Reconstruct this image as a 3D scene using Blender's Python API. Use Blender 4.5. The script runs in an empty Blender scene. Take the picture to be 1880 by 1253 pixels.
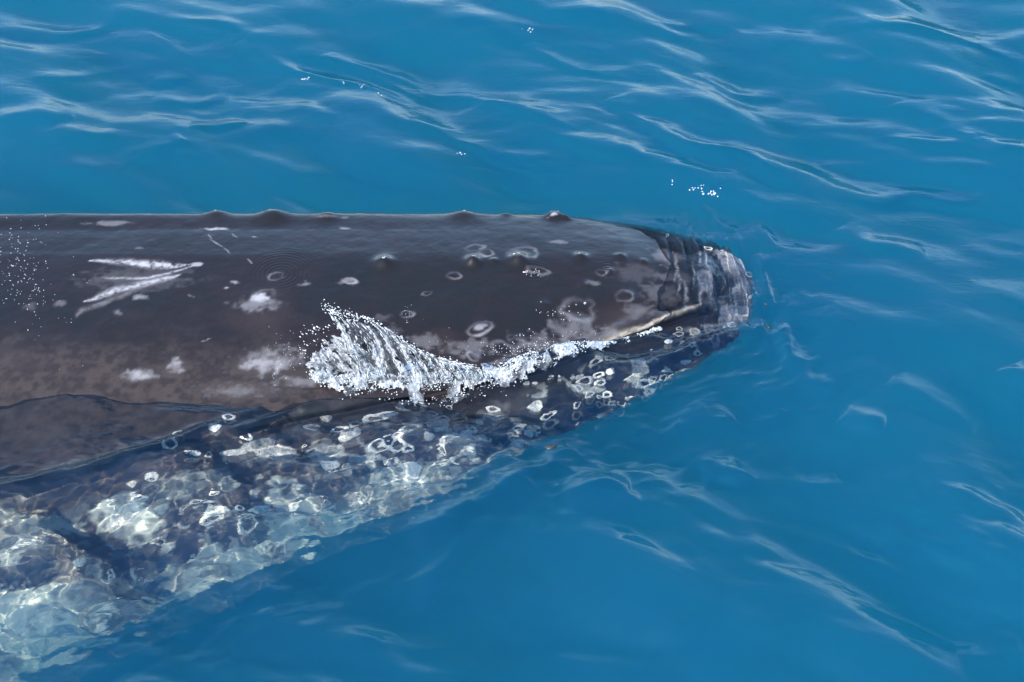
import bpy, math, random
import numpy as np
from mathutils import Vector

# ------------------------------------------------------------------ camera, sky, sun, exposure
S = bpy.context.scene
COL = S.collection
W0, H0 = 1880.0, 1253.0
PITCH = math.radians(39.0); DIST = 9.0; LENS = 50.0
cam_data = bpy.data.cameras.new('camera'); cam = bpy.data.objects.new('camera', cam_data); COL.objects.link(cam)
cam_data.lens = LENS; cam_data.sensor_width = 36.0; cam_data.clip_start = 0.1; cam_data.clip_end = 6000.0
CAM = np.array([0.0, -DIST*math.cos(PITCH), DIST*math.sin(PITCH)])
cam.location = CAM; cam.rotation_euler = (math.pi/2 - PITCH, 0, 0)
S.camera = cam
F_PX = LENS/36.0*W0
RIGHT = np.array([1.0, 0, 0]); FWD = np.array([0, math.cos(PITCH), -math.sin(PITCH)]); UP = np.cross(RIGHT, FWD)

SUN_EL = math.radians(48.0)
SUN_AZ = math.radians(222.0)      # compass-like angle of the direction TO the sun, from +Y clockwise
world = bpy.data.worlds.new('World'); S.world = world; world.use_nodes = True
wn = world.node_tree.nodes; wl = world.node_tree.links; wn.clear()
sky = wn.new('ShaderNodeTexSky'); sky.sky_type = 'NISHITA'; sky.sun_disc = False
sky.sun_elevation = SUN_EL; sky.sun_rotation = SUN_AZ; sky.altitude = 0; sky.air_density = 1.0; sky.dust_density = 0.1; sky.ozone_density = 4.0
bg = wn.new('ShaderNodeBackground'); bg.inputs["Strength"].default_value = 0.15
wo = wn.new('ShaderNodeOutputWorld'); wl.new(sky.outputs[0], bg.inputs[0]); wl.new(bg.outputs[0], wo.inputs[0])
sd = bpy.data.lights.new('sun', 'SUN'); sd.energy = 5.0; sd.angle = math.radians(0.5); sd.color = (1.0, 0.955, 0.89)
sun = bpy.data.objects.new('sun', sd); COL.objects.link(sun)
SUN_DIR = np.array([math.sin(SUN_AZ)*math.cos(SUN_EL), math.cos(SUN_AZ)*math.cos(SUN_EL), math.sin(SUN_EL)])
sun.rotation_euler = Vector(SUN_DIR).to_track_quat('Z', 'Y').to_euler()
sd.cycles.is_caustics_light = True
S.view_settings.view_transform = 'Standard'; S.view_settings.look = 'None'
S.view_settings.exposure = 1.05; S.view_settings.gamma = 1.0; S.view_settings.use_curve_mapping = False
S.render.engine = 'CYCLES'
cy = S.cycles
cy.use_denoising = True; cy.max_bounces = 10; cy.diffuse_bounces = 3; cy.glossy_bounces = 4; cy.transmission_bounces = 6
cy.transparent_max_bounces = 12; cy.volume_bounces = 5; cy.sample_clamp_indirect = 3.0; cy.sample_clamp_direct = 0
cy.caustics_reflective = False; cy.caustics_refractive = True; cy.blur_glossy = 0.3

rng = np.random.default_rng(7)
# ------------------------------------------------------------------ helpers
def ray(px, py):
    px = np.asarray(px, float); py = np.asarray(py, float)
    d = (FWD[None, :]*F_PX + np.atleast_1d(px - W0/2)[:, None]*RIGHT - np.atleast_1d(py - H0/2)[:, None]*UP)
    return d/np.linalg.norm(d, axis=1)[:, None]
def unproj(px, py, z):
    """point at height z seen at a pixel of the photograph; below the water the sight line bends"""
    d = ray(px, py); z = np.broadcast_to(np.asarray(z, float), (len(d),))
    z_top = np.maximum(z, 0.0)
    t = (z_top - CAM[2])/d[:, 2]
    p = CAM + d*t[:, None]
    h = np.linalg.norm(d[:, :2], axis=1); sw = h/1.333; tw = sw/np.sqrt(1 - sw*sw)
    dep = np.maximum(-z, 0)
    p[:, 0] += d[:, 0]/h*tw*dep; p[:, 1] += d[:, 1]/h*tw*dep; p[:, 2] = z
    return p
def proj(P):
    """approximate pixel of a world point (refracted when below the water)"""
    P = np.asarray(P, float).reshape(-1, 3)
    q = P.copy(); dep = np.maximum(-P[:, 2], 0)
    hv = P[:, :2] - CAM[:2]; h = np.linalg.norm(hv, axis=1)
    s = np.zeros(len(P))
    for _ in range(6):
        hh = h - s; sin_a = hh/np.sqrt(hh*hh + CAM[2]**2); sw = sin_a/1.333
        s = dep*sw/np.sqrt(1 - sw*sw)
    q[:, 0] -= hv[:, 0]/h*s; q[:, 1] -= hv[:, 1]/h*s; q[:, 2] = np.maximum(P[:, 2], 0)
    v = q - CAM; f = v@FWD
    return W0/2 + (v@RIGHT)/f*F_PX, H0/2 - (v@UP)/f*F_PX

def smooth(a, b, x):
    t = np.clip((x - a)/(b - a), 0, 1); return t*t*(3 - 2*t)
_perm = np.random.default_rng(3).random((256, 256)).astype(np.float32)
def vnoise(x, y, seed=0):
    x = x + seed*17.31; y = y + seed*9.77
    xi = np.floor(x).astype(int); yi = np.floor(y).astype(int); fx = x - xi; fy = y - yi
    fx = fx*fx*fx*(fx*(fx*6 - 15) + 10); fy = fy*fy*fy*(fy*(fy*6 - 15) + 10)
    g = lambda i, j: _perm[i & 255, j & 255]
    return (g(xi, yi)*(1-fx)*(1-fy) + g(xi+1, yi)*fx*(1-fy) + g(xi, yi+1)*(1-fx)*fy + g(xi+1, yi+1)*fx*fy)*2 - 1
def fbm(x, y, oct=4, seed=0, gain=.5):
    s = 0; a = 1; f = 1; n = 0
    for k in range(oct):
        s = s + a*vnoise(x*f, y*f, seed + k*5.3); n += a; a *= gain; f *= 2.03
    return s/n

def mesh_obj(name, verts, faces, mat, parent=None, smooth_=True, attrs=None):
    me = bpy.data.meshes.new(name)
    verts = np.asarray(verts, np.float32); faces = np.asarray(faces, np.int32)
    n, k = faces.shape
    me.vertices.add(len(verts)); me.vertices.foreach_set('co', verts.ravel())
    me.loops.add(n*k); me.loops.foreach_set('vertex_index', faces.ravel())
    me.polygons.add(n); me.polygons.foreach_set('loop_start', np.arange(0, n*k, k, dtype=np.int32))
    me.polygons.foreach_set('use_smooth', np.full(n, smooth_))
    for an, (dom, typ, val) in (attrs or {}).items():
        a = me.attributes.new(an, typ, dom)
        if typ == 'FLOAT_COLOR': a.data.foreach_set('color', np.asarray(val, np.float32).ravel())
        else: a.data.foreach_set('value', np.asarray(val, np.float32).ravel())
    me.update(calc_edges=True); me.validate()
    me.materials.append(mat)
    o = bpy.data.objects.new(name, me); COL.objects.link(o)
    if parent: o.parent = parent
    return o
def grid_faces(nu, nv):
    i = np.arange(nu*nv).reshape(nu, nv)
    return np.stack([i[:-1, :-1], i[1:, :-1], i[1:, 1:], i[:-1, 1:]], -1).reshape(-1, 4)
def mat_new(name):
    m = bpy.data.materials.new(name); m.use_nodes = True; m.node_tree.nodes.clear()
    nt = m.node_tree; out = nt.nodes.new('ShaderNodeOutputMaterial')
    return m, nt, out
def N(nt, typ, **kw):
    n = nt.nodes.new('ShaderNode'+typ)
    for k, v in kw.items():
        if k in n.inputs: n.inputs[k].default_value = v
        else: setattr(n, k, v)
    return n

#@@WATER
# ------------------------------------------------------------------ sea materials
WATER, nt, out = mat_new('sea_water')
geo = N(nt, 'NewGeometry')
mp = N(nt, 'Mapping'); mp.inputs['Scale'].default_value = (1, 1.7, 1); mp.inputs['Rotation'].default_value = (0, 0, .45)
noi = N(nt, 'TexNoise', Scale=11.0, Detail=4.0, Roughness=.55)
nt.links.new(geo.outputs['Position'], mp.inputs[0]); nt.links.new(mp.outputs[0], noi.inputs['Vector'])
bmp = N(nt, 'Bump', Strength=0.34, Distance=0.012); nt.links.new(noi.outputs[0], bmp.inputs['Height'])
fre = N(nt, 'Fresnel', IOR=1.333); nt.links.new(bmp.outputs[0], fre.inputs['Normal'])
glo = N(nt, 'BsdfGlossy', Roughness=0.02); nt.links.new(bmp.outputs[0], glo.inputs['Normal'])
ref = N(nt, 'BsdfRefraction', Roughness=0.0, IOR=1.333); nt.links.new(bmp.outputs[0], ref.inputs['Normal'])
tra = N(nt, 'BsdfTransparent')
mx = N(nt, 'MixShader', Fac=0.11); nt.links.new(ref.outputs[0], mx.inputs[1]); nt.links.new(tra.outputs[0], mx.inputs[2])
m2 = N(nt, 'MixShader'); nt.links.new(fre.outputs[0], m2.inputs[0]); nt.links.new(mx.outputs[0], m2.inputs[1]); nt.links.new(glo.outputs[0], m2.inputs[2])
nt.links.new(m2.outputs[0], out.inputs['Surface'])
# the water itself: scatters blue, swallows red; it fills only what lies below the surface
sep = N(nt, 'SeparateXYZ'); nt.links.new(geo.outputs['Position'], sep.inputs[0])
vs = N(nt, 'VolumeScatter', Anisotropy=0.0); vs.inputs['Color'].default_value = (0.06, 0.39, 1.0, 1)
va = N(nt, 'VolumeAbsorption'); va.inputs['Color'].default_value = (0.0, 0.92, 1.0, 1)
for nd, dens in ((vs, .62), (va, .34)):
    mr = N(nt, 'MapRange'); mr.inputs[1].default_value = .30; mr.inputs[2].default_value = .31; mr.inputs[3].default_value = dens; mr.inputs[4].default_value = 0
    nt.links.new(sep.outputs[2], mr.inputs[0]); nt.links.new(mr.outputs[0], nd.inputs['Density'])
vad = N(nt, 'AddShader'); nt.links.new(vs.outputs[0], vad.inputs[0]); nt.links.new(va.outputs[0], vad.inputs[1])
nt.links.new(vad.outputs[0], out.inputs['Volume']); WATER.cycles.volume_step_rate = 0.008

# ------------------------------------------------------------------ distances to curves in the water plane
def seg_info(X, Y, P):
    """signed distance (positive on the left of the curve), and how far along (0..1), to a polyline"""
    best = np.full(X.shape, 1e9); sg = np.zeros(X.shape); al = np.zeros(X.shape)
    L = np.r_[0, np.cumsum(np.linalg.norm(np.diff(P, axis=0), axis=1))]
    for k in range(len(P) - 1):
        a, b = P[k], P[k+1]; d = b - a; l2 = d@d
        t = np.clip(((X - a[0])*d[0] + (Y - a[1])*d[1])/l2, 0, 1)
        dx = X - a[0] - t*d[0]; dy = Y - a[1] - t*d[1]; q = dx*dx + dy*dy
        m = q < best
        best = np.where(m, q, best); sg = np.where(m, np.sign(d[0]*dy - d[1]*dx), sg)
        al = np.where(m, (L[k] + t*math.sqrt(l2))/L[-1], al)
    return np.sqrt(best)*np.where(sg == 0, 1, sg), al
def plane_curve(pts, z=0.0, n=14):
    pts = np.array(pts, float); t = np.linspace(0, len(pts) - 1, n); k = np.arange(len(pts))
    w = unproj(np.interp(t, k, pts[:, 0]), np.interp(t, k, pts[:, 1]), z)[:, :2]
    return w

# ------------------------------------------------------------------ whale outline curves (traced, then set out in space)
def pl(pts): return np.array(pts, float)
TOP = pl([(-1300,396),(-500,396),(-200,395),(0,394),(400,393),(800,391),(1020,394),(1130,408),(1220,425),(1300,450),(1345,458),(1372,466),(1385,485),(1392,525)])
RID = pl([(-1300,490),(-500,478),(-200,478),(0,478),(400,478),(700,478),(950,478),(1150,480),(1250,490),(1320,500),(1392,527)])
MOU = pl([(-1300,1240),(-500,1030),(-200,950),(0,890),(300,805),(560,748),(700,722),(850,692),(1000,665),(1100,632),(1200,590),(1290,562),(1350,552),(1392,540)])
LOW = pl([(-1300,1560),(-500,1420),(-200,1340),(0,1262),(100,1215),(250,1145),(430,1065),(560,1000),(760,930),(900,860),(1000,803),(1130,750),(1200,700),(1300,650),(1345,628),(1378,600),(1388,575),(1392,545)])
ZTOP = pl([(-1300,-.40),(-500,.03),(-200,.06),(400,.055),(900,.040),(1060,.01),(1200,-.04),(1390,-.08)])
ZRID = pl([(-1300,-.35),(-500,.07),(0,.11),(400,.125),(900,.13),(1060,.11),(1150,.075),(1210,.015),(1300,-.05),(1390,-.12)])
ZMOU = pl([(-1300,-.7),(-500,-.20),(0,-.125),(150,-.095),(300,-.065),(560,-.03),(1000,-.01),(1150,-.02),(1290,-.07),(1390,-.13)])
ZLOW = pl([(-1300,-1.2),(-500,-.85),(0,-.75),(400,-.6),(760,-.46),(1000,-.36),(1200,-.27),(1340,-.2),(1390,-.15)])
def world_curve(P, Zc):
    px = np.linspace(P[0, 0], P[-1, 0], 400); py = np.interp(px, P[:, 0], P[:, 1])
    py = py + 2.2*fbm(px/90, px*0 + P[0, 1]*.013, 3, 8); py = np.convolve(np.pad(py, 7, mode='edge'), np.ones(15)/15, 'valid')
    return unproj(px, py, np.interp(px, Zc[:, 0], Zc[:, 1]))
C_top, C_rid, C_mou, C_low = [world_curve(a, b) for a, b in ((TOP, ZTOP), (RID, ZRID), (MOU, ZMOU), (LOW, ZLOW))]

# ------------------------------------------------------------------ the whale's body: sections lofted from nose to back
NU, NV = 1060, 500
xtip = min(c[:, 0].max() for c in (C_top, C_rid, C_mou, C_low)); x0 = -6.4
uu = np.linspace(0, 1, NU); uu = np.where(uu > .85, .85 + .15*np.sin((uu - .85)/.15*math.pi/2), uu)
xs = x0 + (xtip - .004 - x0)*uu
def at(c):
    o = np.argsort(c[:, 0]); return np.interp(xs, c[o, 0], c[o, 1]), np.interp(xs, c[o, 0], c[o, 2])
(yt, zt), (yr, zr), (ym, zm), (yl, zl) = at(C_top), at(C_rid), at(C_mou), at(C_low)
# round off the snout
e = np.clip((xtip - xs)/.07, 0, 1); e = np.sqrt(1 - (1 - e)**2)*.999 + .001
yc = np.interp(xtip, C_mou[:, 0], C_mou[:, 1]); zc = -.13
sq = lambda a, c: c + (a - c)*e
yt, yr, ym, yl = [sq(a, yc) for a in (yt, yr, ym, yl)]; zr, zm, zl, zt = [sq(a, zc) for a in (zr, zm, zl, zt)]
mixp = lambda a, b, t: a + (b - a)*t
w = yt - yl; h = np.maximum(w, .02)
yl = yl + .030*fbm(xs*5.5, xs*0, 3, 96)*smooth(1.2, .6, xs/xtip*1.2)
fall = 0*xs
ctrl = [((yt+yl)/2, zl - .22*w), (mixp(yt, yl, .12), mixp(zt, zl, .95)), (yt + .07*np.minimum(h, 1), mixp(zt, zl, .45)), (yt, zt),
    (mixp(yt, yr, .42), mixp(zt, zr, .66)), (mixp(yt, yr, .80), mixp(zt, zr, .95)), (yr, zr), (mixp(yr, ym, .20), mixp(zr, zm, .10 + .10*fall)), (mixp(yr, ym, .52), mixp(zr, zm, .30 + .24*fall)), (mixp(yr, ym, .82), mixp(zr, zm, .68 + .17*fall)),
    (ym + .015*e, zm + .02*e), (mixp(ym, yl, .14), mixp(zm, zl, .12)), (mixp(ym, yl, .45), mixp(zm, zl, .28)), (mixp(ym, yl, .78), mixp(zm, zl, .56)), (mixp(ym, yl, .96), mixp(zm, zl, .84)), (mixp(yl, yt, .01), zl), (mixp(yl, yt, .22), zl - .07*w)]
ctrl = np.array([[c[0], c[1]] for c in ctrl]); K = len(ctrl)
# rows are packed where they can be seen (control rows 3 to 15)
vq = np.r_[np.linspace(0, 3, 25, endpoint=False), np.linspace(3, 15, NV - 45, endpoint=False), np.linspace(15, K, 20, endpoint=False)]
i = np.floor(vq).astype(int); f = (vq - i)[:, None, None]
p0, p1, p2, p3 = [ctrl[(i + k) % K] for k in (-1, 0, 1, 2)]
sec = .5*(2*p1 + (p2 - p0)*f + (2*p0 - 5*p1 + 4*p2 - p3)*f**2 + (3*p1 - p0 - 3*p2 + p3)*f**3)
B = np.stack([np.broadcast_to(xs[None], (NV, NU)), sec[:, 0], sec[:, 1]], -1).copy()
ARC = np.r_[np.zeros((1, NU)), np.cumsum(np.linalg.norm(np.diff(B[:, :, 1:], axis=0), axis=2), axis=0)]
r_ridge = int(np.argmin(np.abs(vq - 6))); ARC = ARC - ARC[r_ridge][None]     # arc length, 0 on the ridge, growing towards the camera's side
BX = B[:, :, 0]; BS = ARC
def normals(G):
    du = np.gradient(G, axis=1); dv = np.gradient(G, axis=0)
    n = np.cross(du, dv); n /= np.linalg.norm(n, axis=2, keepdims=True) + 1e-9
    return n
NRM = normals(B)
if NRM[r_ridge, NU//2, 2] < 0: NRM = -NRM
bpx, bpy_ = proj(B); bpx = bpx.reshape(NV, NU); bpy_ = bpy_.reshape(NV, NU)
vis = (vq[:, None] > 2.8) & (vq[:, None] < 15.2) & np.ones((NV, NU), bool)
def spot(px, py):
    """the place on the skin that a photo pixel shows -> row, column"""
    q = np.where(vis, (bpx - px)**2 + (bpy_ - py)**2, 1e12)
    return np.unravel_index(np.argmin(q), q.shape)
PX = 0.0034          # metres to a photo pixel at the whale
WXn = fbm(BX*14, BS*14, 3, 21)*.012; WSn = fbm(BX*14, BS*14, 3, 22)*.012
FX = BX + WXn; FS = BS + WSn
# --- bumps: tubercles, folds
disp = np.zeros((NV, NU))
tubercles = [(400,392,30,.024),(500,394,38,.036),(600,397,26,.020),(705,483,24,.036),(850,393,34,.024),(868,481,19,.040),(905,480,12,.014),(952,478,24,.044),(1018,398,24,.044),(1065,472,17,.024),
    (1040,402,12,.018),(1140,470,12,.016),(1058,596,18,.018),(1155,545,20,.014),(885,602,18,.014),(1000,560,15,.010),(1220,430,10,.018),(1300,452,10,.016),(930,394,14,.012),(1120,497,10,.012),
    (1250,470,10,.012),(1330,464,12,.014),(1080,520,12,.010),(875,660,20,.016),(950,625,20,.012),(1130,600,14,.012),(830,507,10,.008),(1180,480,10,.010)]
for (a, b, r, hh) in tubercles:
    k = spot(a, b); q = ((BX - BX[k])**2 + (BS - BS[k])**2)/(r*PX)**2
    disp += hh*np.exp(-q*1.6)
for (a, b, r, hh) in [(515,503,60,.0016),(980,500,26,.0022),(1115,495,20,.0016),(748,577,14,.0022),(540,580,16,.0012),(240,640,0,0),(975,640,30,.0016),(930,650,26,.0014),(500,640,26,.0010)]:
    if r == 0: continue
    k = spot(a, b); q = np.sqrt((BX - BX[k])**2 + (BS - BS[k])**2)/PX
    disp += hh*np.cos(q/5.2*2*math.pi*.62)*np.exp(-(q/r)**2)*(q < 3*r)
disp += .006*fbm(BX*2.4, BS*2.4, 3, 31) + .0016*fbm(BX*13, BS*16, 3, 32)
# mouth groove and the pleats of the throat
vv = vq[:, None]
disp -= .022*np.exp(-((vv - 10.75)/.16)**2)*smooth(-3.4, -1.0, BX)
pleat = smooth(12.9, 13.7, vv)*smooth(1.3, .2, BX)
disp += -.011*pleat*np.maximum(np.cos(BS*2*math.pi/.075 + .8*fbm(BX*1.2, BS*0, 2, 33)), 0)**2
disp *= np.clip((xtip - BX)/.12, 0, 1)
B = B + NRM*disp[:, :, None]
NRM2 = normals(B); NRM2 *= np.sign((NRM2*NRM).sum(-1, keepdims=True))
# --- colour of the hide
tone = np.empty((NV, NU, 3)); tone[:] = (.0096, .0070, .0076)
n1 = fbm(BX*1.7, BS*2.4, 4, 41)[..., None]; n2 = fbm(BX*7, BS*9, 3, 42)[..., None]
tone *= 1 + .35*n1 + .22*n2
tone += np.array([.012, .0088, .007])*np.clip(n1*1.4 + .1, 0, 1)*smooth(.1, .7, BS)[..., None]
PALE = np.array([.34, .34, .37]); GREY = np.array([.10, .095, .10]); CREAM = np.array([.44, .40, .33])
fine = .5 + .5*fbm(BX*60, BS*60, 3, 43); mid = .5 + .5*fbm(BX*22, BS*26, 4, 44)
def lay(mask, col): global tone; m = np.clip(mask, 0, 1)[..., None]; tone = tone*(1 - m) + col*m
def blob(px, py, rx, ry, col=PALE, a=1.0, rot=0.0, rag=1.1, soft=1.3):
    a = a*.8
    k = spot(px, py); dx = FX - BX[k]; ds = FS - BS[k]; c, s_ = math.cos(rot), math.sin(rot)
    q = np.sqrt(((dx*c + ds*s_)/(rx*PX))**2 + ((-dx*s_ + ds*c)/(ry*PX))**2)
    lay(a*smooth(1 + soft/2, 1 - soft/2, q + rag*(mid - .5)*2), col)
def ring(px, py, r, col=PALE, a=.9, wd=.22):
    k = spot(px, py); wob = fbm(BX*9 + r, BS*9, 3, 45)*.055*min(r/16, 1.2); dx = FX + wob - BX[k]; ds = (FS - wob*.7 - BS[k])*1.15
    q = np.sqrt(dx*dx + ds*ds)/(r*PX); arc = .5 + .5*np.cos(np.arctan2(ds, dx)*1.0 + px)
    lay(a*.75*np.exp(-((q - 1)/wd)**2)*(.15 + .85*arc*mid*1.3), col)
def stroke(pts, wpx, col=PALE, a=.9, rag=.5, taper=True):
    P = []
    pts = np.array(pts, float); t = np.linspace(0, len(pts) - 1, 9)
    for x_, y_ in zip(np.interp(t, range(len(pts)), pts[:, 0]), np.interp(t, range(len(pts)), pts[:, 1])):
        k = spot(x_, y_); P.append((BX[k], BS[k]))
    d, al = seg_info(FX, FS, np.array(P)); wd = wpx*PX*(np.sin(np.clip(al, .02, .98)*math.pi)**.5 if taper else 1)
    lay(a*np.exp(-(d/wd)**2)*np.clip(1 - rag + rag*2*(fine*.5 + mid*.5 - .1), 0, 1), col)
# fan of pale scars
for yy in (0, 1):
    blob(255, 505 + yy*14, 88, 22, GREY*.55, .55, 0, .9, .9)
stroke([(166,478),(230,481),(290,484),(345,487)], 8, PALE, .85, 1.5); stroke([(240,484),(300,489),(330,489)], 8, PALE, .75, 1.6)
stroke([(186,512),(260,510),(320,499),(366,486)], 3.5, PALE, .7, 1.2); stroke([(155,553),(210,535),(270,518),(330,504)], 9, PALE, .8, 1.5)
stroke([(175,560),(220,545),(265,522)], 7, GREY, .8, .9); stroke([(140,583),(150,570),(200,555)], 8, GREY, .8, 1.0)
blob(258,548,10,7,PALE*.7,.7); blob(216,573,7,6,PALE*.5,.8); blob(56,563,10,7,GREY*.8,.6); blob(112,559,8,6,GREY,.8); blob(258,456,7,4,GREY,.8)
for a in [(392,420,22,5,.95),(362,486,9,5,.7),(465,435,6,3,.6),(630,420,9,4,.5),(478,546,14,11,.9),(470,560,30,18,.35),(430,518,7,5,.6),(415,529,4,3,.8),(640,518,12,9,.35),
          (560,523,12,6,.4),(488,668,26,14,.55),(495,662,44,26,.35),(440,718,50,14,.3),(322,676,14,14,.75),(250,692,26,9,.65),(262,686,12,9,.4),(885,602,9,6,.5),(1050,606,38,24,.22),(1175,572,26,14,.18),
          (865,640,30,18,.22),(990,630,40,20,.18),(1120,610,20,9,.3),(780,630,24,14,.2),(720,612,20,12,.15),(705,585,14,9,.12),(1085,520,14,6,.25),(1020,445,14,5,.3),(1017,402,8,5,.8),(1225,470,12,10,.25),(550,700,30,10,.35),(610,400,30,4,.2),(505,393,20,4,.4),(210,410,36,6,.3)]:
    blob(*a[:4], PALE, a[4])
for a in [(640,518,13,.9),(885,602,16,.6),(512,505,12,.4),(868,456,13,.5),(885,467,13,.6),(955,468,26,.45),(835,507,12,.4),(480,546,18,.3),(985,497,20,.5),(1060,570,34,.5),(975,645,22,.35),(870,655,14,.6),(1055,603,34,.25),(748,577,10,.6),(783,540,8,.4),(1150,542,16,.45),(1105,500,10,.4),(925,640,24,.3)]:
    ring(a[0], a[1], a[2], PALE, a[3])
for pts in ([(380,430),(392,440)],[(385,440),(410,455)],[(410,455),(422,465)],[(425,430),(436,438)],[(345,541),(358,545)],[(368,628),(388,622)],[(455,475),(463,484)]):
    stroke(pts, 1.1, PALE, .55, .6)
# pale lip band
stroke([(1045,655),(1100,632),(1160,608),(1200,592)], 9, CREAM, .75, 1.2); stroke([(1180,598),(1230,575),(1290,556)], 5, CREAM, .75, 1.0)
stroke([(900,668),(980,655),(1060,635),(1120,612)], 16, GREY*1.1, .6, .8); stroke([(1100,618),(1150,585),(1200,560)], 9, GREY*.9, .5, .9)
# grey streaky hide low on the flank behind the mouth
lay(.6*smooth(.5, 1.15, BS + .25*fbm(BX*3, BS*5, 3, 46))*smooth(-.4, -1.6, BX)*(.4 + .6*smooth(.3, .7, mid)), np.array([.058, .045, .039]))
blob(1345,490,26,26,GREY*2.2,.7,0,.8,.8); blob(1300,520,14,30,GREY*1.8,.6,0,.9,.8); blob(1330,560,40,20,GREY*1.1,.5,0,.9,.9); blob(1370,560,12,40,GREY*1.6,.5,0,.9,.9)  # these and later snout patches paint the water film's whitish sheen into the hide
blob(555,750,44,13,np.array([.004,.005,.007]),1.3,-.15,.3,.4)  # near-black patch painting the shadowed hollow beside the splash
blob(1345,480,30,24,PALE,1.1,0,.9,.8); blob(1300,480,14,24,PALE,.8,0,.9,.8); blob(1350,580,24,30,PALE,.8,0,.9,.8); blob(1300,610,14,20,PALE,.8,0,.9,.8); blob(1375,540,12,50,PALE,.6,0,.9,.9); blob(1322,600,24,12,PALE,.7,0,.9,.9); blob(1240,510,30,14,GREY,.5,0,.9,.9)
lay(.6*smooth(1.0, 1.18, BX/xtip*1.18)*smooth(.45, .72, mid), GREY*1.5)
blob(1225,470,30,26,GREY*1.1,.8,0,1.0,1.2); blob(1215,540,30,24,GREY*.9,.7,0,1.0,1.2); blob(1170,500,40,24,GREY*.6,.6,0,1.0,1.2)
for q_ in range(14):  # pale strokes painting the bright lines of the water film onto the snout
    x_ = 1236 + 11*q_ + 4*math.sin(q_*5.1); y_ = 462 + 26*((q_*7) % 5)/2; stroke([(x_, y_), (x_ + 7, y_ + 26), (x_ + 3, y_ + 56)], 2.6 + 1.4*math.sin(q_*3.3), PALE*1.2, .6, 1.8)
# barnacle-scarred jaw and the marbled throat
depth_v = smooth(11.2, 12.2, vv)*np.ones_like(BX)
mar = fbm(BX*3.1, BS*4.2, 5, 51)
lay(depth_v*.26*smooth(-.10, .35, mar), np.array([.12, .115, .11]))
left = smooth(.5, -1.4, BX)
belly = smooth(12.6, 14.4, vv + 2.4*fbm(BX*1.6, BS*2.6, 4, 52))*left
lay(belly*.5*(.55 + .45*mid), np.array([.50, .53, .48]))
lay(depth_v*left*smooth(.12, .26, fbm(BX*5.0, BS*6.5, 4, 53))*.75, np.array([.42, .45, .42]))
lay(depth_v*smooth(.33, .42, fbm(BX*12, BS*14, 3, 54))*.55, np.array([.48, .5, .47]))
DK = np.array([.010, .012, .016])
for a in [(130,1010,90,44,.95),(70,905,110,22,.9),(250,1090,80,24,.8),(60,1050,70,20,.8),(330,905,60,16,.7),(200,1140,70,14,.6),(420,860,60,16,.6),(600,900,60,20,.6),(520,1000,40,12,.5),(400,980,60,16,.6),(900,820,40,18,.7),(1000,770,50,14,.7),(800,790,50,14,.6)]: blob(*a[:4], DK, a[4], -.2, 1.0, .8)
low_band = smooth(13.6, 14.8, vv + 1.2*fbm(BX*2.5, BS*2, 3, 56))*smooth(.9, -.2, BX)
lay(low_band*.8*(.3 + .7*smooth(.35, .6, mid)), np.array([.50, .56, .50]))
for a in [(40,1115,80,40,.95),(100,1160,70,30,.9),(20,1180,60,30,.9),(350,1090,50,20,.9),(640,955,60,18,.9),(560,985,60,10,.8),(740,880,40,12,.8),(60,960,70,22,.5),(240,940,50,26,.7),(250,960,34,22,.5)]:
    blob(*a[:4], np.array([.62, .64, .56]), a[4], 0, .9, .7)
tone = np.clip(tone, .008, .8)

SKIN, nt, out = mat_new('whale_hide')
att = N(nt, 'Attribute'); att.attribute_name = 'tone'
tc = N(nt, 'NewGeometry')
nf = N(nt, 'TexNoise', Scale=55.0, Detail=5.0, Roughness=.6); nt.links.new(tc.outputs['Position'], nf.inputs['Vector'])
mr = N(nt, 'MapRange'); mr.inputs[3].default_value = .72; mr.inputs[4].default_value = 1.28; nt.links.new(nf.outputs[0], mr.inputs[0])
mul = N(nt, 'VectorMath', operation='MULTIPLY'); nt.links.new(att.outputs['Color'], mul.inputs[0]); nt.links.new(mr.outputs[0], mul.inputs[1])
pb = N(nt, 'BsdfPrincipled', Roughness=0.34); nt.links.new(mul.outputs[0], pb.inputs['Base Color'])
pb.inputs['Coat Weight'].default_value = .62; pb.inputs['Specular IOR Level'].default_value = .3; pb.inputs['Coat IOR'].default_value = 1.33; pb.inputs['Coat Roughness'].default_value = .06
mp2 = N(nt, 'Mapping'); mp2.inputs['Scale'].default_value = (7, 22, 10); nt.links.new(tc.outputs['Position'], mp2.inputs[0])
nb = N(nt, 'TexNoise', Scale=1.0, Detail=4.0); nt.links.new(mp2.outputs[0], nb.inputs['Vector'])
b2 = N(nt, 'Bump', Strength=.35, Distance=.006); nt.links.new(nb.outputs[0], b2.inputs['Height']); nt.links.new(b2.outputs[0], pb.inputs['Coat Normal'])
b3 = N(nt, 'Bump', Strength=.25, Distance=.002); nt.links.new(nf.outputs[0], b3.inputs['Height']); nt.links.new(b3.outputs[0], pb.inputs['Normal'])
nt.links.new(pb.outputs[0], out.inputs['Surface'])

BASE = np.array([-1.2, float(np.mean(ym)), -1.2])
whale = bpy.data.objects.new('humpback_whale', None); COL.objects.link(whale); whale.location = BASE
whale['label'] = 'dark grey humpback whale at the sea surface, its knobbly head pointing right'; whale['category'] = 'whale'
ii = np.arange(NV*NU).reshape(NV, NU); jj = np.vstack([ii, ii[:1]])
F = np.stack([jj[:-1, :-1], jj[:-1, 1:], jj[1:, 1:], jj[1:, :-1]], -1).reshape(-1, 4)
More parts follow.
